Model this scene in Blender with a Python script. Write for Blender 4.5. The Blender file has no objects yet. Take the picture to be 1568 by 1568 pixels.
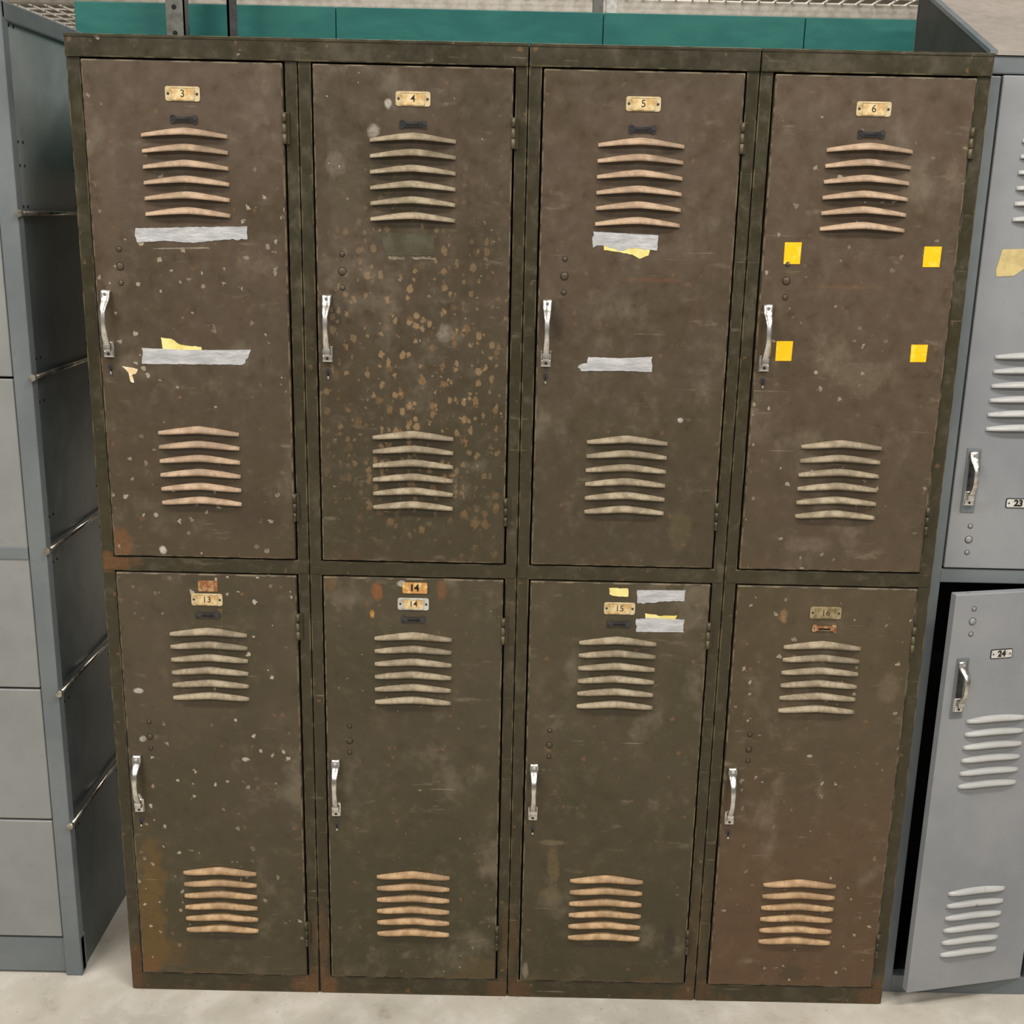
import bpy, bmesh, math, random
from mathutils import Vector, Matrix
random.seed(7)
D=bpy.data
scene=bpy.context.scene
try: scene.view_settings.view_transform='Standard'
except Exception: pass

def lin(c):
    o=[]
    for v in c[:3]:
        v/=255.0
        o.append(v/12.92 if v<=.04045 else ((v+.055)/1.055)**2.4)
    return (o[0],o[1],o[2],1.0)

# ---------------------------------------------------------------- nodes
class NT:
    def __init__(s,name):
        s.m=D.materials.new(name); s.m.use_nodes=True
        s.t=s.m.node_tree; s.b=s.t.nodes['Principled BSDF']
        s.tc=s.t.nodes.new('ShaderNodeTexCoord'); s.co=s.tc.outputs['Object']
    def lk(s,a,b): s.t.links.new(a,b)
    def put(s,sock,v):
        if isinstance(v,bpy.types.NodeSocket): s.lk(v,sock)
        else: sock.default_value=v
    def math(s,op,a,b=0.0,c=None,clamp=False):
        n=s.t.nodes.new('ShaderNodeMath'); n.operation=op; n.use_clamp=clamp
        s.put(n.inputs[0],a); s.put(n.inputs[1],b)
        if c is not None: s.put(n.inputs[2],c)
        return n.outputs[0]
    def ramp(s,v,a,b,lo=0.0,hi=1.0,smooth=True):
        n=s.t.nodes.new('ShaderNodeMapRange'); n.interpolation_type='SMOOTHSTEP' if smooth else 'LINEAR'
        s.put(n.inputs['Value'],v); n.inputs['From Min'].default_value=a; n.inputs['From Max'].default_value=b
        n.inputs['To Min'].default_value=lo; n.inputs['To Max'].default_value=hi
        return n.outputs[0]
    def mix(s,f,a,b,mode='MIX'):
        n=s.t.nodes.new('ShaderNodeMix'); n.data_type='RGBA'; n.blend_type=mode
        s.put(n.inputs[0],f); s.put(n.inputs[6],a); s.put(n.inputs[7],b)
        return n.outputs[2]
    def map(s,loc=(0,0,0),scale=(1,1,1),rot=(0,0,0),vec=None):
        n=s.t.nodes.new('ShaderNodeMapping')
        s.lk(vec or s.co,n.inputs[0]); n.inputs[1].default_value=loc; n.inputs[2].default_value=rot; n.inputs[3].default_value=scale
        return n.outputs[0]
    def noise(s,scale,detail=4,rough=.55,vec=None,dist=0.0):
        n=s.t.nodes.new('ShaderNodeTexNoise'); s.lk(vec or s.co,n.inputs['Vector'])
        n.inputs['Scale'].default_value=scale; n.inputs['Detail'].default_value=detail
        n.inputs['Roughness'].default_value=rough; n.inputs['Distortion'].default_value=dist
        return n.outputs[0]
    def voro(s,scale,vec=None,rnd=1.0):
        n=s.t.nodes.new('ShaderNodeTexVoronoi'); s.lk(vec or s.co,n.inputs['Vector'])
        n.inputs['Scale'].default_value=scale; n.inputs['Randomness'].default_value=rnd
        return n.outputs['Distance'],n.outputs['Color']
    def xyz(s,vec=None):
        n=s.t.nodes.new('ShaderNodeSeparateXYZ'); s.lk(vec or s.co,n.inputs[0]); return n.outputs
    def blob(s,cx,cz,rx,rz,nz,amp=.8,soft=.35):
        X=s.math('DIVIDE',s.math('SUBTRACT',s.X,cx),rx); Z=s.math('DIVIDE',s.math('SUBTRACT',s.Z,cz),rz)
        d=s.math('SQRT',s.math('ADD',s.math('MULTIPLY',X,X),s.math('MULTIPLY',Z,Z)))
        d=s.math('ADD',d,s.math('MULTIPLY',s.math('SUBTRACT',nz,.5),amp*2))
        return s.ramp(d,1.0+soft/2,1.0-soft/2-.15)
    def bump(s,h,strength=.2,dist=.002,prev=None):
        n=s.t.nodes.new('ShaderNodeBump'); n.inputs['Strength'].default_value=strength; n.inputs['Distance'].default_value=dist
        s.lk(h,n.inputs['Height'])
        if prev: s.lk(prev,n.inputs['Normal'])
        return n.outputs[0]
    def fin(s,col,rough=.5,metal=0.0,normal=None,spec=None):
        s.put(s.b.inputs['Base Color'],col); s.put(s.b.inputs['Roughness'],rough); s.put(s.b.inputs['Metallic'],metal)
        if normal: s.lk(normal,s.b.inputs['Normal'])
        if spec is not None: s.b.inputs['Specular IOR Level'].default_value=spec
        return s.m

def old_paint(name,cA,cB,cLow=None,seed=0,speck=None,blobs=(),chips=.5,scuff=.35,rust=.5,h=.86,rough=.42,low=.45):
    s=NT(name)
    off=(seed*3.17,seed*1.3,seed*2.41)
    V=s.map(loc=off)
    xyz=s.xyz(); s.X,s.Z=xyz[0],xyz[2]
    n1=s.noise(5.5,3,.6,V); n2=s.noise(34,4,.65,V); n3=s.noise(150,2,.6,V); nd=s.noise(24,5,.68,V)
    col=s.mix(s.ramp(n1,.36,.66),lin(cA),lin(cB))
    if cLow:
        g=s.ramp(s.math('ADD',s.Z,s.math('MULTIPLY',s.math('SUBTRACT',n1,.5),.5)),h*.75,h*.05)
        col=s.mix(s.math('MULTIPLY',g,low*1.6,clamp=True),col,lin(cLow))
    col=s.mix(s.ramp(n2,.50,.78,0,.26),col,lin((114,100,82)))
    col=s.mix(s.ramp(n2,.46,.25,0,.30),col,lin((38,32,22)))
    # rub marks : broad, soft, pale
    r1=s.noise(8,5,.62,s.map(loc=(off[1],off[2],off[0]),scale=(1.2,1,1)))
    col=s.mix(s.ramp(r1,.55,.74,0,scuff),col,lin((142,130,112)))
    # short wiped smears
    sm=s.noise(1.0,3,.6,s.map(loc=(off[2]+5,off[0],off[1]),rot=(0,-.5,0),scale=(12,12,46)))
    col=s.mix(s.math('MULTIPLY',s.ramp(sm,.60,.76),s.ramp(nd,.42,.62,0,.34)),col,lin((150,138,118)))
    for (cx,cz,rx,rz,c,st) in blobs:
        m=s.blob(cx,cz,rx,rz,nd,1.1,.45)
        m=s.math('MULTIPLY',m,s.ramp(n3,.30,.62,.55,1.0))
        col=s.mix(s.math('MULTIPLY',m,st),col,lin(c))
    # a few thin scratches
    v=s.map(loc=off,rot=(0,.35,0),scale=(7,7,190))
    msk=s.math('MULTIPLY',s.ramp(s.noise(1.0,1,.4,v),.73,.79),s.ramp(r1,.48,.62))
    col=s.mix(s.math('MULTIPLY',msk,.45),col,lin((170,156,130)))
    if speck:
        for (cx,cz,rx,rz,c,amt,sc,thr) in speck:
            area=s.blob(cx,cz,rx,rz,nd,.8,1.3)
            vd,vc=s.voro(sc,s.map(loc=(off[0]+sc,off[1],off[2]),scale=(1,1,.8)))
            vx=s.math('ADD',vd,s.math('MULTIPLY',s.math('SUBTRACT',n3,.5),.9))
            sz=s.xyz(vc)[0]
            spot=s.ramp(s.math('SUBTRACT',vx,s.math('MULTIPLY',s.math('SUBTRACT',sz,thr),.75)),.12,-.05)
            col=s.mix(s.math('MULTIPLY',s.math('MULTIPLY',spot,area),amt),col,lin(c))
    # pale chips and small rust dots share one cell pattern
    vd,vc=s.voro(58,s.map(loc=(off[2],off[0],off[1])))
    cc=s.xyz(vc)
    vx=s.math('ADD',vd,s.math('MULTIPLY',s.math('SUBTRACT',n3,.5),1.0))
    chip=s.ramp(s.math('SUBTRACT',vx,s.math('MULTIPLY',s.math('SUBTRACT',cc[1],.78),1.0)),.03,-.02)
    chip=s.math('MULTIPLY',chip,s.ramp(n1,.40,.58))
    col=s.mix(s.math('MULTIPLY',chip,chips),col,lin((192,182,164)))
    sp=s.ramp(s.math('SUBTRACT',vx,s.math('MULTIPLY',s.math('SUBTRACT',cc[2],.82),1.2)),.05,-.03)
    col=s.mix(s.math('MULTIPLY',sp,.5*min(1,rust+.3)),col,lin((132,96,60)))
    e=s.math('ADD',s.Z,s.math('MULTIPLY',s.math('SUBTRACT',nd,.5),.14))
    em=s.ramp(e,.012,-.012)
    col=s.mix(s.math('MULTIPLY',em,rust*.8),col,lin((96,66,38)))
    nrm=s.bump(n1,.3,.012)
    rr=s.ramp(s.math('ADD',n2,s.math('MULTIPLY',s.math('SUBTRACT',r1,.5),.6)),.3,.75,rough-.08,rough+.2)
    return s.fin(col,rr,0,nrm,.42)

def simple(name,c,rough=.5,metal=0.0,c2=None,scale=30,bs=0,bd=.001,lo=.4,hi=.65,spec=None):
    s=NT(name); n=s.noise(scale,3,.6)
    col=s.mix(s.ramp(n,lo,hi),lin(c),lin(c2 or tuple(v*.85 for v in c)))
    return s.fin(col,rough,metal,s.bump(n,bs,bd) if bs else None,spec)

# ---------------------------------------------------------------- mesh helpers
def link(o,parent=None):
    scene.collection.objects.link(o)
    if parent: o.parent=parent
    return o
def empty(name,loc=(0,0,0)):
    e=D.objects.new(name,None); e.location=loc; e.empty_display_size=.1; link(e); return e
class MB:
    def __init__(s): s.bm=bmesh.new(); s.mats=[]
    def mi(s,m):
        if m not in s.mats: s.mats.append(m)
        return s.mats.index(m)
    def box(s,x0,x1,y0,y1,z0,z1,m,bev=0.0,seg=2,em=None):
        k=s.mi(m)
        r=bmesh.ops.create_cube(s.bm,size=1.0)
        vs=r['verts']
        for v in vs:
            v.co=Vector(((x0+x1)/2+v.co.x*(x1-x0),(y0+y1)/2+v.co.y*(y1-y0),(z0+z1)/2+v.co.z*(z1-z0)))
        fs=set(f for v in vs for f in v.link_faces)
        for f in fs: f.material_index=k
        if bev>0:
            es=list(set(e for v in vs for e in v.link_edges))
            rr=bmesh.ops.bevel(s.bm,geom=es,offset=bev,segments=seg,profile=.6,affect='EDGES')
            ke=s.mi(em) if em else k
            for f in rr['faces']: f.material_index=ke
    def cyl(s,p0,p1,r,m,n=16,r2=None,smooth=True):
        k=s.mi(m); p0=Vector(p0);p1=Vector(p1);d=p1-p0
        M=Matrix.Translation((p0+p1)/2)@d.to_track_quat('Z','Y').to_matrix().to_4x4()
        rr=bmesh.ops.create_cone(s.bm,cap_ends=True,segments=n,radius1=r,radius2=r if r2 is None else r2,depth=d.length,matrix=M)
        for f in set(f for v in rr['verts'] for f in v.link_faces):
            f.material_index=k
            if len(f.verts)==4: f.smooth=smooth
    def dome(s,c,r,m,flat=.45):
        k=s.mi(m)
        rr=bmesh.ops.create_uvsphere(s.bm,u_segments=12,v_segments=8,radius=r)
        for v in rr['verts']: v.co=Vector((c[0]+v.co.x,c[1]+v.co.y*flat,c[2]+v.co.z))
        for f in set(f for v in rr['verts'] for f in v.link_faces): f.material_index=k; f.smooth=True
    def prism(s,pts,y0,y1,m):
        """polygon in (x,z), extruded from y0 (front) to y1"""
        k=s.mi(m)
        a=[s.bm.verts.new((x,y0,z)) for x,z in pts]; b=[s.bm.verts.new((x,y1,z)) for x,z in pts]
        fs=[s.bm.faces.new(a),s.bm.faces.new(b[::-1])]
        n=len(pts)
        for i in range(n): fs.append(s.bm.faces.new((a[i],b[i],b[(i+1)%n],a[(i+1)%n])))
        for f in fs: f.material_index=k
        bmesh.ops.recalc_face_normals(s.bm,faces=fs)
    def obj(s,name,parent=None,loc=(0,0,0),rot=(0,0,0)):
        me=D.meshes.new(name); s.bm.to_mesh(me); s.bm.free()
        for m in s.mats: me.materials.append(m)
        o=D.objects.new(name,me); o.location=loc; o.rotation_euler=rot
        return link(o,parent)

def rounded(cx,cz,w,h,r,n=5):
    pts=[]
    for sx,sz,a0 in ((1,1,0),(-1,1,90),(-1,-1,180),(1,-1,270)):
        for i in range(n):
            a=math.radians(a0+90*i/(n-1))
            pts.append((cx+sx*(w/2-r)+r*math.cos(a),cz+sz*(h/2-r)+r*math.sin(a)))
    return pts

def louvers(mb,cx,ztop,w,m_hood,m_dark,n=6,pitch=.0258,proj=.0095,rise=.0108,lip=.0052,pw=1.25):
    """n pressed, arched louver hoods; ztop = level of the ends of the top hood"""
    N=20
    for k in range(n):
        z0=ztop-k*pitch
        rows=[]
        for i in range(N+1):
            t=-1+2*i/N; a=1-(t*t+.004)**(pw/2); pr=proj*(1-.75*abs(t)**5)
            zt=z0+.0034+rise*a; zl=z0-.0022+lip*a
            x=cx+t*w/2
            rows.append([(x,0,zt+.0006),(x,-pr*.55,zt+(zl-zt)*.14),(x,-pr*.92,zt+(zl-zt)*.60),(x,-pr,zl),(x,-pr*.86,zl-.0004),(x,0.0,zl+.003)])
        vr=[[mb.bm.verts.new(p) for p in r] for r in rows]
        for i in range(N):
            for j in range(5):
                f=mb.bm.faces.new((vr[i][j],vr[i][j+1],vr[i+1][j+1],vr[i+1][j]))
                f.material_index=mb.mi(m_hood if j<3 else m_dark); f.smooth=j<3  # no real opening: its shade is painted as a black underside
        for r in (vr[0],vr[-1]):
            f=mb.bm.faces.new(r); f.material_index=mb.mi(m_hood)

def text_mesh(name,body,size,m,parent,x,z,y,bold=.0):
    cu=D.curves.new(name+'_c','FONT'); cu.body=body; cu.size=size; cu.align_x='CENTER'; cu.align_y='CENTER'; cu.offset=bold
    t=D.objects.new(name+'_t',cu); scene.collection.objects.link(t)
    bpy.context.view_layer.update()
    me=D.meshes.new_from_object(t.evaluated_get(bpy.context.evaluated_depsgraph_get()))
    D.objects.remove(t,do_unlink=True)
    me.materials.clear(); me.materials.append(m)
    o=D.objects.new(name,me); o.location=(x,y,z); o.rotation_euler=(math.pi/2,0,0)
    return link(o,parent)

def handle(mb,x,ztop,m,md,L=.115,proj=.026):
    """chrome lift handle: top tab, bowed grip strip, lower latch clip"""
    prof=[(0.000,-.003,.0095),(.004,-.005,.0100),(.012,-.0055,.0100),(.019,-.010,.0085),(.026,-.019,.0070),(.036,-.0245,.0058),(.050,-proj,.0052),
          (.064,-.0255,.0052),(.078,-.022,.0060),(.088,-.016,.0068),(.094,-.0135,.0075)]
    th=.003; rows=[]
    for i,(d,y,hw) in enumerate(prof):
        z=ztop-d*L/.115
        rows.append([(x-hw,y+.0012,z),(x-hw*.55,y-.0012,z),(x+hw*.55,y-.0012,z),(x+hw,y+.0012,z),(x+hw*.8,y+th+.001,z),(x-hw*.8,y+th+.001,z)])
    vr=[[mb.bm.verts.new(p) for p in r] for r in rows]
    k=mb.mi(m); fs=[]
    for i in range(len(rows)-1):
        for j in range(6):
            f=mb.bm.faces.new((vr[i][j],vr[i+1][j],vr[i+1][(j+1)%6],vr[i][(j+1)%6])); f.material_index=k; f.smooth=True; fs.append(f)
    for r in (vr[0],vr[-1]):
        f=mb.bm.faces.new(r); f.material_index=k; fs.append(f)
    bmesh.ops.recalc_face_normals(mb.bm,faces=fs)
    zb=ztop-L
    mb.box(x-.009,x+.009,-.0025,.001,zb-.002,zb+.026,m,.001)
    mb.box(x-.0065,x+.0065,-.015,-.002,zb+.010,zb+.024,m,.0025)
    mb.box(x-.0085,x+.0085,-.007,-.002,zb-.001,zb+.010,m,.002)
    mb.cyl((x,-.0078,zb+.0045),(x,-.006,zb+.0045),.0022,md,10)
    mb.cyl((x,-.0075,ztop-.007),(x,-.005,ztop-.007),.003,m,10)

# ---------------------------------------------------------------- materials
chrome=simple('worn_chrome',(230,228,224),.3,1.0,(184,180,173),60,.15,.0006)
dark=simple('dark_void',(12,10,8),.8)
iron=simple('dark_iron',(74,72,74),.4,.5,(50,50,52),80)
inkm=simple('ink',(60,42,28),.7)
edge_m=simple('edge_highlight',(112,100,78),.5,0,(62,52,37),26,lo=.42,hi=.56)  # highlight along the door edges, painted as a paler, broken bevel colour
fedge_m=simple('frame_edge_highlight',(96,88,64),.45,0,(52,47,30),22,lo=.40,hi=.54)  # same painted highlight for the frame bevels; hinge knuckles share it
RU=(104,66,36); WH=(205,200,190)
frame_blobs=[(.02,.915,.05,.02,(118,78,44),.65),(.385,.02,.05,.04,(114,76,44),.6),(.0,.05,.04,.07,RU,.5),
             (.77,.02,.05,.035,(98,66,38),.55),(1.15,.02,.05,.035,(96,64,38),.45),(1.53,.02,.05,.05,(104,70,42),.55),(.39,.13,.02,.08,(108,74,42),.35),
             (.77,.12,.02,.09,(108,76,42),.3),(1.15,.16,.02,.12,(100,70,40),.3)]
frame_m=old_paint('olive_frame_paint',(57,51,33),(50,46,29),(55,49,30),seed=11,blobs=frame_blobs,chips=.4,scuff=.16,rust=.5,h=1.8,rough=.38)
carc_m=simple('olive_carcass',(46,41,26),.6,0,(38,33,22),12)

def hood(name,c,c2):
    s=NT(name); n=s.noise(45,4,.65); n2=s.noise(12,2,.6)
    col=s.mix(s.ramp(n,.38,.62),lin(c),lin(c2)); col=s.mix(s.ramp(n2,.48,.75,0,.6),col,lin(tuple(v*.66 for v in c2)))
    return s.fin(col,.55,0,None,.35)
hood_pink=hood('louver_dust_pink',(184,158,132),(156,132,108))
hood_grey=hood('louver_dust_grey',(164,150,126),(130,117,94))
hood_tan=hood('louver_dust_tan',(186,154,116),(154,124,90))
brass=simple('aged_brass_plate',(212,194,154),.45,.1,(180,154,108),70)
brass_w=simple('pale_plate',(205,205,198),.4,.2,(170,165,150),70)
brass_d=simple('dull_plate',(166,150,114),.5,.2,(124,108,76),60)
card=simple('cream_card',(222,202,156),.7,0,(200,160,100),60)
rust_card=simple('rust_label',(140,88,50),.8,0,(176,140,100),90,lo=.45,hi=.6)
orange_card=simple('orange_label',(196,140,74),.75,0,(222,190,130),80,lo=.45,hi=.6)
tape_s=NT('grey_tape'); tn=tape_s.noise(25,4,.6,tape_s.map(scale=(1,1,3)))
tape_m=tape_s.fin(tape_s.mix(tape_s.ramp(tn,.35,.7),lin((170,171,174)),lin((200,200,202))),.3,0,tape_s.bump(tn,.8,.004),.5)
yel_m=simple('yellow_paper',(240,228,150),.75,0,(225,208,120),40)
sticky_s=NT('yellow_sticker'); sn=sticky_s.noise(60,3,.6)
sticky_m=sticky_s.fin(sticky_s.mix(sticky_s.ramp(sn,.52,.66),lin((255,198,16)),lin((252,214,70))),.6,0,None,.3)
torn_m=simple('torn_paper',(225,200,150),.8,0,(240,235,220),80)
film_m=simple('label_residue',(74,70,54),.25,0,(88,86,70),30)
resid_m=simple('glue_residue',(140,130,112),.6,0,(104,94,78),90)

# ---------------------------------------------------------------- brown locker bank
bank=empty('metal_locker_bank')
W=1.5384; H=1.83; P=W/4; DEP=.40
mb=MB()
yb=.022
def stile(x0,x1): mb.box(x0,x1,0.0,yb,.0,1.795,frame_m,.0022,2,fedge_m)
stile(0.0,.0235)
for i in (1,2,3):
    c=i*P; stile(c-.0215,c-.0007); stile(c+.0007,c+.0225)
stile(W-.0235,W)
for a,b,dy in ((0,2*P-.001,0),(2*P+.001,3*P-.001,.0006),(3*P+.0006,W,-.0008)):
    mb.box(a,b,-.004+dy,yb,1.7935,1.830,frame_m,.0025,2,fedge_m)
    mb.box(a,b,-.0055+dy,.0,1.8245,1.8295,frame_m,.001,1,fedge_m)
for i in range(4):
    x0=.0235 if i==0 else i*P+.0225
    x1=W-.0235 if i==3 else (i+1)*P-.0215
    mb.box(x0-.003,x1+.003,-.0012,yb,.9005,.9275,frame_m,.0018,2,fedge_m)
    mb.box(x0-.003,x1+.003,-.0012,yb,.0,.0395,frame_m,.0018,2,fedge_m)
    for xx in (x0-.019,x1+.001):
        mb.box(xx,xx+.018,-.0016,.001,.902,.926,frame_m,.001)
        mb.box(xx,xx+.018,-.0018,.001,.002,.034,frame_m,.001)
mb.obj('front_frame',bank)
mb=MB()
mb.box(0,.003,yb,DEP,0.005,1.828,carc_m); mb.box(W-.003,W,yb,DEP,.005,1.828,carc_m)
for i in (1,2,3): mb.box(i*P-.001,i*P+.001,yb,DEP,.01,1.82,carc_m)
mb.box(0,W,DEP-.003,DEP,.005,1.828,carc_m); mb.box(0,W,yb,DEP,1.824,1.828,carc_m)
mb.box(0,W,yb,DEP,.91,.913,carc_m); mb.box(0,W,yb,DEP,.03,.033,carc_m)
for i in range(4):
    for z0,z1 in ((.045,.895),(.932,1.789)):
        x0=i*P+.026;x1=(i+1)*P-.024
        mb.box(x0-.006,x0+.006,.020,.024,z0,z1,dark); mb.box(x1-.006,x1+.006,.020,.024,z0,z1,dark)  # black strips behind the door gaps, painting in the interior shade
        mb.box(x0,x1,.020,.024,z0-.004,z0+.01,dark); mb.box(x0,x1,.020,.024,z1-.01,z1+.004,dark)
mb.obj('carcass',bank)

ORG=(138,84,42)
doors=[
 dict(n='3',col=0,row=1,cA=(86,72,59),cB=(77,65,50),low=(71,61,44),hd=(hood_pink,hood_pink),pl=(brass,card),
      blobs=[(.015,.02,.03,.03,(122,80,46),.6),(.03,.60,.02,.10,(96,80,62),.35),(.27,.09,.05,.04,(62,46,38),.4),(.09,.012,.006,.007,WH,.8),(.04,.50,.018,.03,(110,98,82),.4)]),
 dict(n='4',col=1,row=1,cA=(80,67,53),cB=(70,61,45),low=(60,54,35),hd=(hood_grey,hood_grey),pl=(brass,card),
      speck=[(.18,.36,.17,.24,(152,126,92),.66,82,.38),(.23,.25,.17,.22,(138,106,70),.62,52,.5)],
      blobs=[(.10,.755,.010,.012,(175,168,155),.6),(.05,.65,.03,.10,(98,88,74),.4),(.035,.70,.015,.02,(120,110,98),.45),(.22,.42,.014,.018,(150,142,128),.5),(.125,.80,.006,.008,WH,.7),(.03,.46,.018,.03,(44,36,28),.5)]),
 dict(n='5',col=2,row=1,cA=(86,72,59),cB=(77,65,49),low=(64,57,39),hd=(hood_pink,hood_grey),pl=(brass,card),
      blobs=[(.20,.52,.05,.004,(112,76,54),.45),(.27,.07,.02,.04,(92,84,56),.5),(.26,.275,.005,.005,WH,.8),(.03,.44,.018,.03,(44,36,28),.45)]),
 dict(n='6',col=3,row=1,cA=(89,74,60),cB=(80,67,51),low=(77,65,49),hd=(hood_pink,hood_grey),pl=(brass,card),
      blobs=[(.19,.36,.06,.03,(114,100,84),.45),(.12,.05,.04,.015,(116,102,88),.45),(.15,.515,.07,.003,(112,82,56),.4),(.31,.71,.01,.02,(112,94,78),.5)]),
 dict(n='13',col=0,row=0,cA=(79,68,53),cB=(70,62,44),low=(65,59,38),hd=(hood_grey,hood_tan),pl=(brass,card),
      blobs=[(.025,.12,.032,.20,(106,80,38),.75),(.05,.05,.05,.04,(98,74,40),.5),(.01,.01,.04,.03,(110,74,42),.6),(.028,.62,.010,.005,WH,.8),(.03,.52,.006,.006,WH,.6)]),
 dict(n='14',col=1,row=0,cA=(75,66,49),cB=(66,59,41),low=(63,58,37),hd=(hood_grey,hood_tan),pl=(brass_w,card),
      blobs=[(.10,.83,.010,.018,ORG,.75),(.22,.835,.010,.022,(120,78,46),.65),(.015,.84,.010,.018,(118,84,54),.5),(.09,.785,.006,.01,(196,140,70),.9),(.3,.02,.05,.03,(100,80,46),.4),(.145,.845,.008,.006,WH,.6)]),
 dict(n='15',col=2,row=0,cA=(77,67,50),cB=(67,60,41),low=(62,56,36),hd=(hood_grey,hood_tan),pl=(brass,card),
      blobs=[(.06,.27,.012,.045,(108,92,62),.6),(.055,.315,.030,.006,(116,104,80),.6),(.05,.20,.025,.015,(104,90,62),.45),(.30,.10,.012,.05,(46,38,28),.6),(.01,.02,.006,.02,(150,140,120),.5)]),
 dict(n='16',col=3,row=0,cA=(83,71,53),cB=(75,64,45),low=(88,66,46),hd=(hood_grey,hood_tan),pl=(brass_d,brass_d),lowamt=.58,
      blobs=[(.09,.80,.008,.014,(150,116,80),.7),(.17,.03,.025,.02,(60,54,38),.6),(.12,.62,.03,.02,(108,94,70),.45),(.30,.66,.02,.03,(116,102,84),.45)]),
]
for dd in doors:
    i=dd['col']; row=dd['row']; up=row==1
    x0=i*P+.0255; w=.3345
    z0=.9305 if up else .0420; h=.8600 if up else .8560
    pm=old_paint('door_paint_'+dd['n'],dd['cA'],dd['cB'],dd['low'],seed=int(dd['n'])*.7+1,speck=dd.get('speck'),blobs=dd['blobs'],
                 chips=.75 if dd['n'] in('4','13') else .55,scuff=.32,rust=.3 if up else .5,low=dd.get('lowamt',.45),rough=.40)
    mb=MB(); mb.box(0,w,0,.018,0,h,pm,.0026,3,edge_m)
    d=mb.obj('door_'+dd['n'],bank,(x0,-.0045,z0))
    mb=MB(); louvers(mb,w/2-.0005,h-.120,.145,dd['hd'][0],dark); mb.obj('louvers_top_'+dd['n'],d)
    mb=MB(); louvers(mb,w/2-.0005,.231,.145,dd['hd'][1],dark); mb.obj('louvers_bottom_'+dd['n'],d)
    zp=h-(.052 if up else .0495); cx=w/2
    mb=MB(); mb.prism(rounded(cx,zp,.058,.0235,.004),-.0012,0,dd['pl'][0])
    mb.prism(rounded(cx,zp,.036,.0185,.001),-.0017,-.001,dd['pl'][1])
    for a,b,c,e in ((cx-.0195,cx+.0195,zp+.0088,zp+.0102),(cx-.0195,cx+.0195,zp-.0102,zp-.0088),(cx-.0195,cx-.018,zp-.0095,zp+.0095),(cx+.018,cx+.0195,zp-.0095,zp+.0095)):
        mb.box(a,b,-.0024,-.001,c,e,dd['pl'][0])
    for sx in (-1,1):
        mb.dome((cx+sx*.0242,-.0014,zp),.0022,iron)
    mb.obj('number_plate_'+dd['n'],d)
    text_mesh('number_'+dd['n'],dd['n'],.0165,inkm,d,cx,zp,-.0019,.0001)
    zs_=h-(.0925 if up else .080)
    smat=iron
    if dd['n']=='16': smat=rust_card
    mb=MB(); mb.prism(rounded(cx,zs_,.036,.0085,.002),-.0028,0,smat)
    mb.prism(rounded(cx,zs_-.001,.022,.0035,.001),-.0032,-.0024,dark)
    for sx in (-1,1):
        mb.prism(rounded(cx+sx*.0185,zs_,.008,.0135,.002),-.0018,0,smat); mb.dome((cx+sx*.0185,-.002,zs_),.0018,iron)
    mb.obj('card_hook_'+dd['n'],d)
    hz=(1.4135 if up else .528)-z0
    mb=MB(); handle(mb,.0165,hz,chrome,dark,.115 if up else .118); mb.obj('handle_'+dd['n'],d)
    mb=MB()
    for k,(zz,r) in enumerate(((1.483,.0042),(1.454,.0065),(1.426,.0042)) if up else ((.598,.004),(.567,.0055),(.543,.004))):
        mb.dome((.0445,0,zz-z0),r,pm,.5)
        mb.cyl((.0445,-.0004,zz-z0),(.0445,.001,zz-z0),r+.0008,dark,16)
    kz=(1.276 if up else .385)-z0
    mb.cyl((.017,-.0015,kz+.004),(.017,.001,kz+.004),.005,iron,16)
    mb.box(.0155,.0185,-.0016,.001,kz-.008,kz+.004,dark)
    mb.box(.0152,.0188,-.0025,.0,kz-.010,kz-.005,chrome,.0008)
    mb.obj('lock_'+dd['n'],d)
    for q,(za,zb2) in enumerate(((1.662,1.713),(1.003,1.055)) if up else ((.772,.824),(.112,.166))):
        mb=MB(); L=(zb2-za)
        for k in range(3):
            a=za+L*k/3+.0006; b=za+L*(k+1)/3-.0006
            mb.cyl((w+.0012,-.001,a-z0),(w+.0012,-.001,b-z0),.0034,fedge_m,12)
        mb.box(w+.001,w+.0095,.0005,.004,za-z0,zb2-z0,frame_m,.0008)
        mb.obj('hinge_%d_%s'%(q+1,dd['n']),d)
    dd['ob']=d; dd['o']=(x0,z0)
    if dd['n']=='13':
        mb=MB(); mb.prism(rounded(cx+.003,h-.023,.036,.021,.002),-.0012,0,rust_card); mb.obj('rusted_label_13',d)
    if dd['n']=='14':
        mb=MB(); mb.prism(rounded(cx+.003,h-.018,.046,.021,.003),-.0012,0,orange_card); mb.obj('rusted_label_14',d)
        text_mesh('old_number_14','14',.018,dark,d,cx+.002,h-.018,-.0016,.0006)

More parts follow.
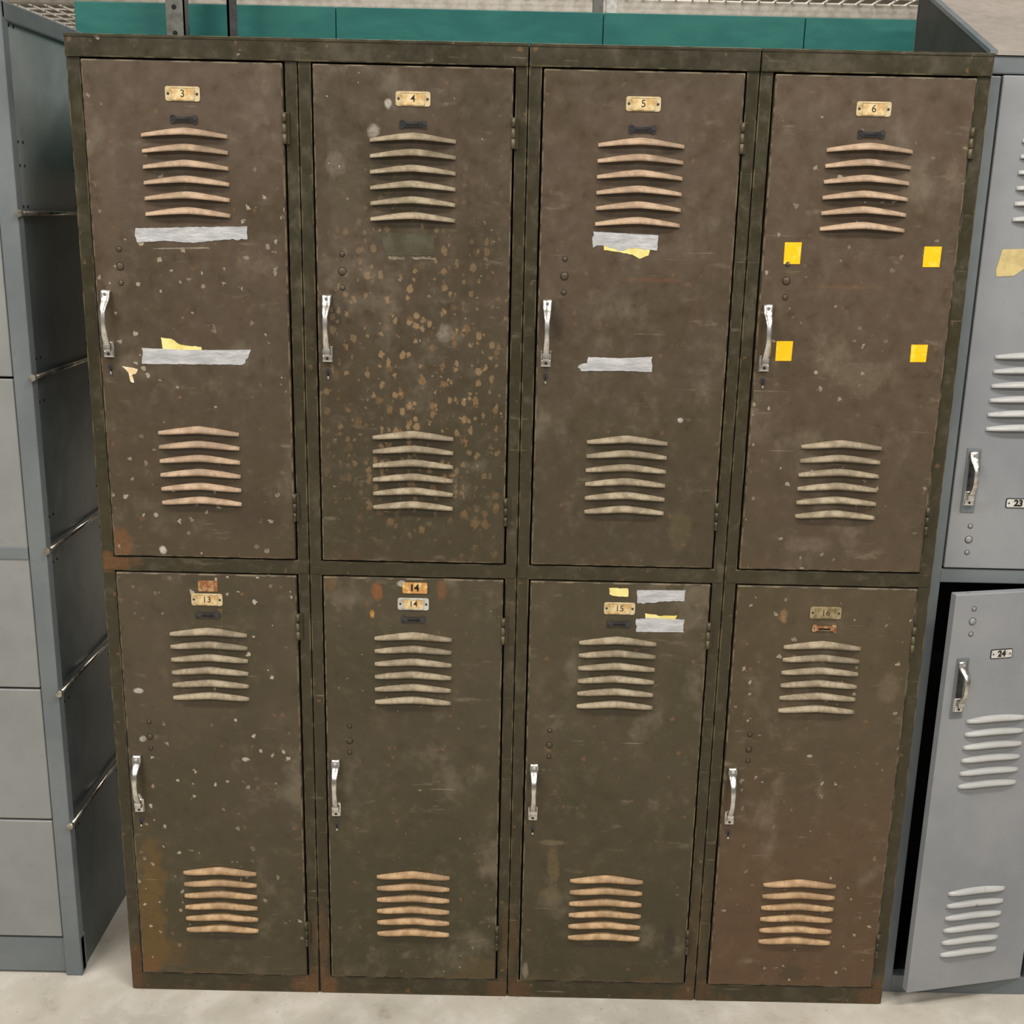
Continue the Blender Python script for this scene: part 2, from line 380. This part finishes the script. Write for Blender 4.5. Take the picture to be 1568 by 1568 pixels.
def dof(n): return next(q for q in doors if q['n']==n)
def decal(n,name,pts,m,lift=.0008,jag=0):
    """thin paper / tape polygon on a door, bank x,z in mm; ends torn"""
    q=dof(n); x0,z0=q['o']
    pp=[]
    N=len(pts)
    for i in range(N):
        a=pts[i];b=pts[(i+1)%N]
        pp.append(a)
        ln=math.dist(a,b)
        if jag and ln>6:
            st=max(2,int(ln/5))
            nx,nz=-(b[1]-a[1])/ln,(b[0]-a[0])/ln
            j=jag if ln<45 else jag*.22
            for k in range(1,st):
                t=k/st; o=random.uniform(-j,j)
                pp.append((a[0]+(b[0]-a[0])*t+nx*o,a[1]+(b[1]-a[1])*t+nz*o))
    mb=MB(); mb.prism([(x/1000-x0,z/1000-z0) for x,z in pp],-lift,0.0001,m)
    return mb.obj(name,q['ob'])
decal('3','tape_strip_a',[(101,1519),(293,1526),(292,1504),(252,1503),(198,1496),(150,1499),(102,1495)],tape_m,jag=2.5)
decal('3','paper_under_tape',[(134,1333),(152,1331),(168,1321),(204,1318),(208,1306),(136,1306)],yel_m,.0005,jag=.8)
decal('3','tape_strip_b',[(99,1314),(180,1312),(292,1315),(286,1300),(276,1288),(98,1286)],tape_m,jag=2)
decal('3','torn_sticker',[(62,1281),(78,1279),(90,1276),(86,1268),(79,1266),(82,1252),(76,1254),(73,1270)],torn_m,jag=.6)
decal('3','glue_line',[(130,1486),(225,1490),(225,1487),(130,1484)],resid_m,.0003,jag=1.5)
decal('5','paper_under_tape_a',[(905,1508),(985,1505),(983,1492),(968,1486),(955,1493),(930,1497),(906,1499)],yel_m,.0005,jag=.8)
decal('5','tape_strip_c',[(886,1530),(998,1526),(997,1500),(960,1505),(930,1499),(900,1507),(887,1503)],tape_m,jag=2)
decal('5','tape_strip_d',[(874,1302),(884,1304),(886,1315),(940,1314),(999,1318),(999,1291),(940,1292),(874,1290),(868,1296)],tape_m,jag=2)
for k,(a,b,c,e) in enumerate(((1216,1519,1245,1483),(1456,1517,1486,1483),(1215,1350,1244,1316),(1452,1349,1481,1319))):
    decal('6','yellow_sticker_%d'%(k+1),[(a,b),(c,b+.5),(c-.5,e),(a+.5,e-.5)],sticky_m,.0006)
decal('15','tape_strip_e',[(993,885),(1083,887),(1082,866),(1052,864),(1030,862),(995,859)],tape_m,jag=1.5)
decal('15','paper_under_tape_b',[(1010,840),(1040,835),(1070,837),(1066,818),(1012,818)],yel_m,.0005,jag=1.2)
decal('15','tape_strip_f',[(994,829),(1030,831),(1084,829),(1084,804),(995,803)],tape_m,jag=1.5)
decal('15','yellow_label',[(941,888),(976,888),(977,872),(950,873),(942,876)],yel_m,.0007,jag=1)
decal('4','label_residue',[(522,1521),(612,1519),(616,1484),(530,1482)],film_m,.0003,jag=1.5)
decal('4','glue_line',[(534,1481),(562,1480),(563,1476),(536,1476)],resid_m,.0005,jag=1)
decal('4','glue_line_b',[(575,1481),(616,1480),(616,1477),(578,1477)],resid_m,.0005,jag=1)

# ---------------------------------------------------------------- blue-grey locker bank on the right
bank2=empty('metal_locker_bank.001')
def grey_paint(name,c,c2,seed,rough=.38,spots=.5):
    s=NT(name); V=s.map(loc=(seed,seed*2,seed*.5))
    n1=s.noise(5,3,.6,V); n2=s.noise(45,4,.6,V); n3=s.noise(120,2,.6,V)
    col=s.mix(s.ramp(n1,.35,.68),lin(c),lin(c2))
    col=s.mix(s.ramp(n2,.60,.80,0,.35),col,lin(tuple(v*.7 for v in c)))
    vd,vc=s.voro(36,V); sz=s.xyz(vc)[1]
    vx=s.math('ADD',vd,s.math('MULTIPLY',s.math('SUBTRACT',n3,.5),.6))
    chip=s.ramp(s.math('SUBTRACT',vx,s.math('MULTIPLY',s.math('SUBTRACT',sz,.86),1.0)),.03,-.02)
    col=s.mix(s.math('MULTIPLY',chip,spots),col,lin((70,66,62)))
    nr=s.bump(n1,.2,.01)
    return s.fin(col,s.ramp(n2,.3,.7,rough-.06,rough+.15),0,nr,.45)
gp=grey_paint('bluegrey_door_paint',(144,146,149),(132,135,140),3.3)
gp2=grey_paint('bluegrey_frame_paint',(114,120,123),(102,109,112),5.1)
gh=grey_paint('bluegrey_louver',(178,178,175),(162,162,161),7.7)
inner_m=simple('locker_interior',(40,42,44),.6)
endp=simple('dark_end_panel',(54,48,40),.5,0,(40,36,30),8)
slope_m=grey_paint('slope_top_paint',(164,156,148),(150,143,136),9.2)
tagm=simple('tag_plate',(214,212,206),.4,.1,(190,188,180),90)
masking=simple('masking_tape',(208,188,130),.7,0,(190,170,120),50)
X0=1.549; FY=.040; PW=.294; DW=.2600
mb=MB()
nx=2; X1=X0+nx*PW+.012
for k in range(nx+1):
    xx=X0+k*PW
    mb.box(xx,xx+(.0215 if k==0 else .024),FY,FY+.022,0,1.80,gp2,.002)
mb.box(X0,X1+.012,FY-.001,FY+.022,1.803,1.832,gp2,.003)
for k in range(nx):
    a=X0+k*PW+.020; b=X0+(k+1)*PW+.002
    mb.box(a,b,FY-.0008,FY+.022,.899,.926,gp2,.002); mb.box(a,b,FY-.0008,FY+.022,0,.040,gp2,.002)
mb.obj('front_frame',bank2)
mb=MB()
xe=X1+.012
mb.box(X0,X0+.003,FY+.02,.45,.0,1.825,gp2); mb.box(xe-.003,xe,FY+.02,.45,.0,1.825,gp2)
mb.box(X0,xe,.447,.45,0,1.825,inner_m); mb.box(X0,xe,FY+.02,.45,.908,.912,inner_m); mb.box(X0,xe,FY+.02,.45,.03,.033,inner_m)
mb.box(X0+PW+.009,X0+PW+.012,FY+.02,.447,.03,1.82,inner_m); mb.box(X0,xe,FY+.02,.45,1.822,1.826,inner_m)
mb.obj('carcass',bank2)
mb=MB()
def slopept(y): return 1.834+(y-FY)*.415
ya,yb2=FY-.004,.455
for xx,mm in ((X0+.001,endp),(xe-.004,gp2)):
    k=mb.mi(mm)
    a=[(xx,FY,1.826),(xx,yb2,1.826),(xx,yb2,slopept(yb2)),(xx,FY,slopept(FY))]
    b=[(xx+.003,)+p[1:] for p in a]
    va=[mb.bm.verts.new(p) for p in a]; vb=[mb.bm.verts.new(p) for p in b]
    fs=[mb.bm.faces.new(va),mb.bm.faces.new(vb[::-1])]+[mb.bm.faces.new((va[i],vb[i],vb[(i+1)%4],va[(i+1)%4])) for i in range(4)]
    for f in fs: f.material_index=k
    bmesh.ops.recalc_face_normals(mb.bm,faces=fs)
def slab(x0,x1,m,t=.006,ext=0):
    k=mb.mi(m)
    P8=[(x0,ya-ext,slopept(ya-ext)),(x1,ya-ext,slopept(ya-ext)),(x1,yb2,slopept(yb2)),(x0,yb2,slopept(yb2))]
    va=[mb.bm.verts.new((p[0],p[1],p[2]+t)) for p in P8]; vb=[mb.bm.verts.new(p) for p in P8]
    fs=[mb.bm.faces.new(va),mb.bm.faces.new(vb[::-1])]+[mb.bm.faces.new((va[i],vb[i],vb[(i+1)%4],va[(i+1)%4])) for i in range(4)]
    for f in fs: f.material_index=k
    bmesh.ops.recalc_face_normals(mb.bm,faces=fs)
slab(X0-.004,X0+.008,gp2,.008)
slab(X0+.0085,xe+.004,slope_m,.007)
mb.box(X0,xe,yb2-.003,yb2,1.826,slopept(yb2),gp2)
mb.obj('sloping_top',bank2)
def rdoor(tag,x,z0,h,rot,y,num,upper,lw):
    w=DW
    mb=MB(); mb.box(0,w,0,.018,0,h,gp,.0026,3); d=mb.obj('door_'+tag,bank2,(x,y,z0),(0,0,rot))
    mb=MB(); cx=.128
    if upper:
        louvers(mb,cx,1.695-z0,lw,gh,dark,6,.0262,.009,.007,.002,2); louvers(mb,cx,1.325-z0,lw,gh,dark,6,.0262,.009,.007,.002,2)
    else:
        louvers(mb,cx-.010,.636-z0,lw,gh,dark,6,.0275,.009,.006,.002,2); louvers(mb,cx,.262-z0,lw,gh,dark,6,.028,.009,.006,.002,2)
    mb.obj('louvers_'+tag,d)
    hx=.030; ht=(1.153 if upper else .762)-z0
    mb=MB(); mb.box(hx-.013,hx+.013,-.002,.001,ht-.115,ht+.006,gp2,.0008); mb.box(hx-.007,hx+.007,-.0024,.001,ht-.09,ht-.012,iron,.0008)
    handle(mb,hx,ht,chrome,dark,.10); mb.obj('handle_'+tag,d)
    mb=MB()
    for zz,r in (((1.011,.004),(.985,.0065),(.96,.004)) if upper else ((.865,.004),(.84,.0065),(.815,.004))):
        mb.dome((.040,0,zz-z0),r,gp,.5); mb.cyl((.040,-.0004,zz-z0),(.040,.001,zz-z0),r+.001,iron,16)
    mb.obj('lock_'+tag,d)
    tz=(1.057 if upper else .772)-z0; tx=.123 if upper else .110
    mb=MB(); mb.prism(rounded(tx,tz,.046,.0185,.003),-.0012,0,dark); mb.prism(rounded(tx,tz,.043,.0155,.002),-.0016,-.001,tagm)
    for sx in (-1,1): mb.dome((tx+sx*.0175,-.0018,tz),.0018,iron)
    mb.obj('number_plate_'+tag,d)
    text_mesh('number_'+tag,num,.0165,dark,d,tx,tz,-.0019,.0008)
    mb=MB()
    for za in (.09,h-.14):
        for k in range(3): mb.cyl((w+.001,.0,za+k*.018),(w+.001,.0,za+k*.018+.017),.0035,gp2,12)
    mb.obj('hinges_'+tag,d)
    return d
d=rdoor('a',X0+.0232,.929,.872,0,FY-.004,'23',True,.165)
mb=MB(); pts=[(.028,.55),(.035,.585),(.075,.587),(.09,.58),(.13,.592),(.135,.55),(.10,.548),(.08,.555),(.06,.54),(.03,.538)]
mb.prism([(x,z) for x,z in pts],-.0008,0,masking); mb.obj('masking_tape',d)
ang=math.atan2(.055,.252)
rdoor('b',1.580,.042,.852,ang,-.020,'24',False,.128)
rdoor('c',X0+PW+.0262,.929,.872,0,FY-.004,'25',True,.165)
rdoor('d',X0+PW+.0262,.042,.852,0,FY-.004,'26',False,.15)

# ---------------------------------------------------------------- grey cabinet on the left
cab=empty('metal_storage_cabinet')
cg=grey_paint('cabinet_front_paint',(140,141,139),(130,132,131),12.4,.45,.3)
cpost=grey_paint('cabinet_post_paint',(114,120,122),(102,109,112),14.4,.4)
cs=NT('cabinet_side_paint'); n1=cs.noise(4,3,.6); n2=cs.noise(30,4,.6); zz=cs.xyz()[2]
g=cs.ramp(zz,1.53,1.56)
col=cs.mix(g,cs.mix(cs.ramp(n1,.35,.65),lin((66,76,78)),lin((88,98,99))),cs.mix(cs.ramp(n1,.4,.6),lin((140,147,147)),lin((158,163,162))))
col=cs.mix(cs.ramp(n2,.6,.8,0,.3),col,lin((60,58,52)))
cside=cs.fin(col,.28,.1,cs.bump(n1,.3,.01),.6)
CX=-.116; CL=-1.05; CF=.036; CT=1.886
zs=[.088,.358,.642,.918,1.249,1.56,CT]
mb=MB()
mb.box(CX-.034,CX,CF,CF+.025,0,CT,cpost,.003)
mb.box(CL,CL+.034,CF,CF+.025,0,CT,cpost,.003)
mb.box(CX-.022,CX,.43,.455,0,CT,cpost,.003)
mb.box(CL,CX,CF+.002,CF+.45,CT-.03,CT,cpost,.003)
mb.box(CX-.012,CX+.0015,CF+.01,.45,CT-.032,CT,cpost,.003)
mb.box(CL,CX,CF+.006,CF+.03,0.005,.085,cpost,.002)
mb.obj('frame_posts',cab)
mb=MB()
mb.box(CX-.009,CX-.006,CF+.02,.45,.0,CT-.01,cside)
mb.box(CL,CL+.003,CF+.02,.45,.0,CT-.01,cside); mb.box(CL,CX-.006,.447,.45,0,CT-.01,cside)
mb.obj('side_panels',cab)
mb=MB()
for a,b in zip(zs[:-1],zs[1:]):
    gap=.0022
    mb.box(CL+.036,CX-.036,CF+.003,CF+.02,a+gap,b-(gap if b<CT else .032),cg,.003,3)
mb.box(CL+.036,CX-.036,CF+.001,CF+.015,.905,.930,cpost,.002)
mb.box(CL+.02,CX-.02,CF+.015,CF+.022,.03,CT-.03,dark)
mb.obj('drawer_fronts',cab)
galv=simple('galvanised_rod',(190,184,172),.3,.85,(140,134,124),60)
mb=MB()
for z in (1.539,1.251,.925,.636,.35):
    mb.cyl((CX+.003,CF-.004,z),(CX+.003,.44,z),.0042,galv,12)
    mb.cyl((CX+.003,CF-.008,z),(CX+.003,CF+.002,z),.0068,galv,6)
mb.obj('tie_rods',cab)
mb=MB()
for z in (1.85,1.66,1.62,1.55,1.28,1.20,.98,.89,.60,.32):
    for y in (.075,.095,.33):
        mb.cyl((CX-.0064,y,z),(CX-.0054,y,z),.0028,dark,10)
mb.obj('bolt_holes',cab)

# ---------------------------------------------------------------- background
teal_s=NT('teal_paint'); n=teal_s.noise(9,4,.6,teal_s.map(scale=(1,1,3)))
teal=teal_s.fin(teal_s.mix(teal_s.ramp(n,.35,.68),lin((30,100,95)),lin((44,112,104))),.55,0,None,.3)
beam=MB()
segs=[-.197,.36,.93,1.36,1.612]
for a,b in zip(segs[:-1],segs[1:]):
    beam.box(a+.0008,b-.0008,.60,.64,1.62,1.973,teal,.002)
for xx in (-.18,1.56): beam.box(xx,xx+.05,.60,.64,0,1.64,teal,.003)
beam.obj('teal_rack_beam')
gm=simple('grey_steel',(112,112,106),.5,.3,(92,90,84),40)
dk=simple('dark_steel',(62,64,64),.5,.3,(50,50,50),40)
mb=MB()
mb.box(.027,.065,.50,.503,0,3.0,gm); mb.box(.062,.065,.50,.535,0,3.0,gm)
for k in range(60): mb.cyl((.044,.4994,.1+k*.05),(.044,.5005,.1+k*.05),.005,dark,12)
mb.obj('slotted_angle_post')
mb=MB(); mb.box(.152,.157,.50,.53,0,3.0,dk); mb.box(.152,.172,.50,.503,0,3.0,dk)
mb.obj('angle_post')
mb=MB(); mb.box(.93,.955,1.0,1.03,0,3.0,gm,.002); mb.box(.962,.99,1.01,1.02,1.9,2.4,tagm,.002)
mb.obj('rack_upright')
wire=simple('white_wire',(214,208,198),.5,.2,(190,184,174),20)
mb=MB()
x=-2.0
while x<4.0:
    mb.box(x,x+.008,1.6,6.4,2.5,2.508,wire); x+=.075
y=1.6
while y<6.4:
    mb.box(-2.0,4.0,y,y+.012,2.508,2.516,wire); y+=.16
for y in (1.6,2.6,3.6,4.8,6.3): mb.box(-2.0,4.0,y,y+.05,2.43,2.5,wire,.003)
for xx in (-1.98,3.95):
    for y in (1.6,6.3): mb.box(xx,xx+.06,y,y+.06,0,2.5,gm,.003)
mb.obj('wire_mesh_rack')

# floor / walls / ceiling
fs=NT('concrete'); a=fs.noise(1.6,3,.6); b=fs.noise(9,5,.65); c=fs.noise(70,3,.7)
col=fs.mix(fs.ramp(a,.35,.65),lin((190,183,170)),lin((174,168,157)))
col=fs.mix(fs.ramp(b,.45,.7,0,.6),col,lin((206,202,194))); col=fs.mix(fs.ramp(b,.45,.28,0,.6),col,lin((142,133,118)))
col=fs.mix(fs.ramp(c,.60,.76,0,.55),col,lin((128,117,100)))
conc=fs.fin(col,fs.ramp(b,.3,.7,.5,.75),0,None,.3)
mb=MB(); mb.box(-5,6.5,-6.5,7.5,-.1,0,conc); mb.obj('floor')
wl=simple('wall_paint',(150,142,128),.8,0,(138,130,118),3)
mb=MB(); mb.box(-5,6.5,7.5,7.6,0,4.6,wl); mb.obj('wall_back')
cm=simple('ceiling_paint',(160,152,140),.9,0,(150,142,130),3)
mb=MB(); mb.box(-5,6.5,-6.5,7.5,4.6,4.7,cm); mb.obj('ceiling')
em=D.materials.new('tube_glow'); em.use_nodes=True
bb=em.node_tree.nodes['Principled BSDF']; bb.inputs['Emission Color'].default_value=(1,.95,.88,1); bb.inputs['Emission Strength'].default_value=3
def fixture(x,y,pw,lx=2.4,ly=.35,z=4.1):
    mb=MB(); mb.box(x-lx/2,x+lx/2,y-ly/2,y+ly/2,z+.02,z+.10,cm,.01)
    for k in (-.09,.09): mb.cyl((x-lx/2+.05,y+k,z+.005),(x+lx/2-.05,y+k,z+.005),.016,em,12)
    for sx in (-1,1): mb.cyl((x+sx*lx*.4,y,z+.1),(x+sx*lx*.4,y,4.6),.006,gm,8)
    o=mb.obj('ceiling_light')
    l=D.lights.new('tube_lamp','AREA'); l.shape='RECTANGLE'; l.size=lx; l.size_y=ly; l.energy=pw; l.color=(1,.96,.90)
    lo=D.objects.new('tube_lamp',l); link(lo,o); lo.location=(x,y,z-.03)
for (x,y,pw) in ((-1.6,-1.6,115),(2.6,-1.6,115),(-1.6,-4.2,115),(2.6,-4.2,115),(.8,3.4,130)):
    fixture(x,y,pw)
w=D.worlds.new('world'); scene.world=w; w.use_nodes=True
w.node_tree.nodes['Background'].inputs[0].default_value=(.9,.87,.82,1); w.node_tree.nodes['Background'].inputs[1].default_value=.22

# ---------------------------------------------------------------- camera
cd=D.cameras.new('camera'); cam=D.objects.new('camera',cd); link(cam)
cd.sensor_width=36; cd.lens=36*1763.0/1568.0; cd.clip_start=.05
R=Matrix.Rotation(-.0014,3,'Z')@Matrix.Rotation(math.pi/2-.25593,3,'X')@Matrix.Rotation(.02196,3,'Z')
cam.matrix_world=Matrix.Translation((.75467,-2.03701,1.56161))@R.to_4x4()
scene.camera=cam
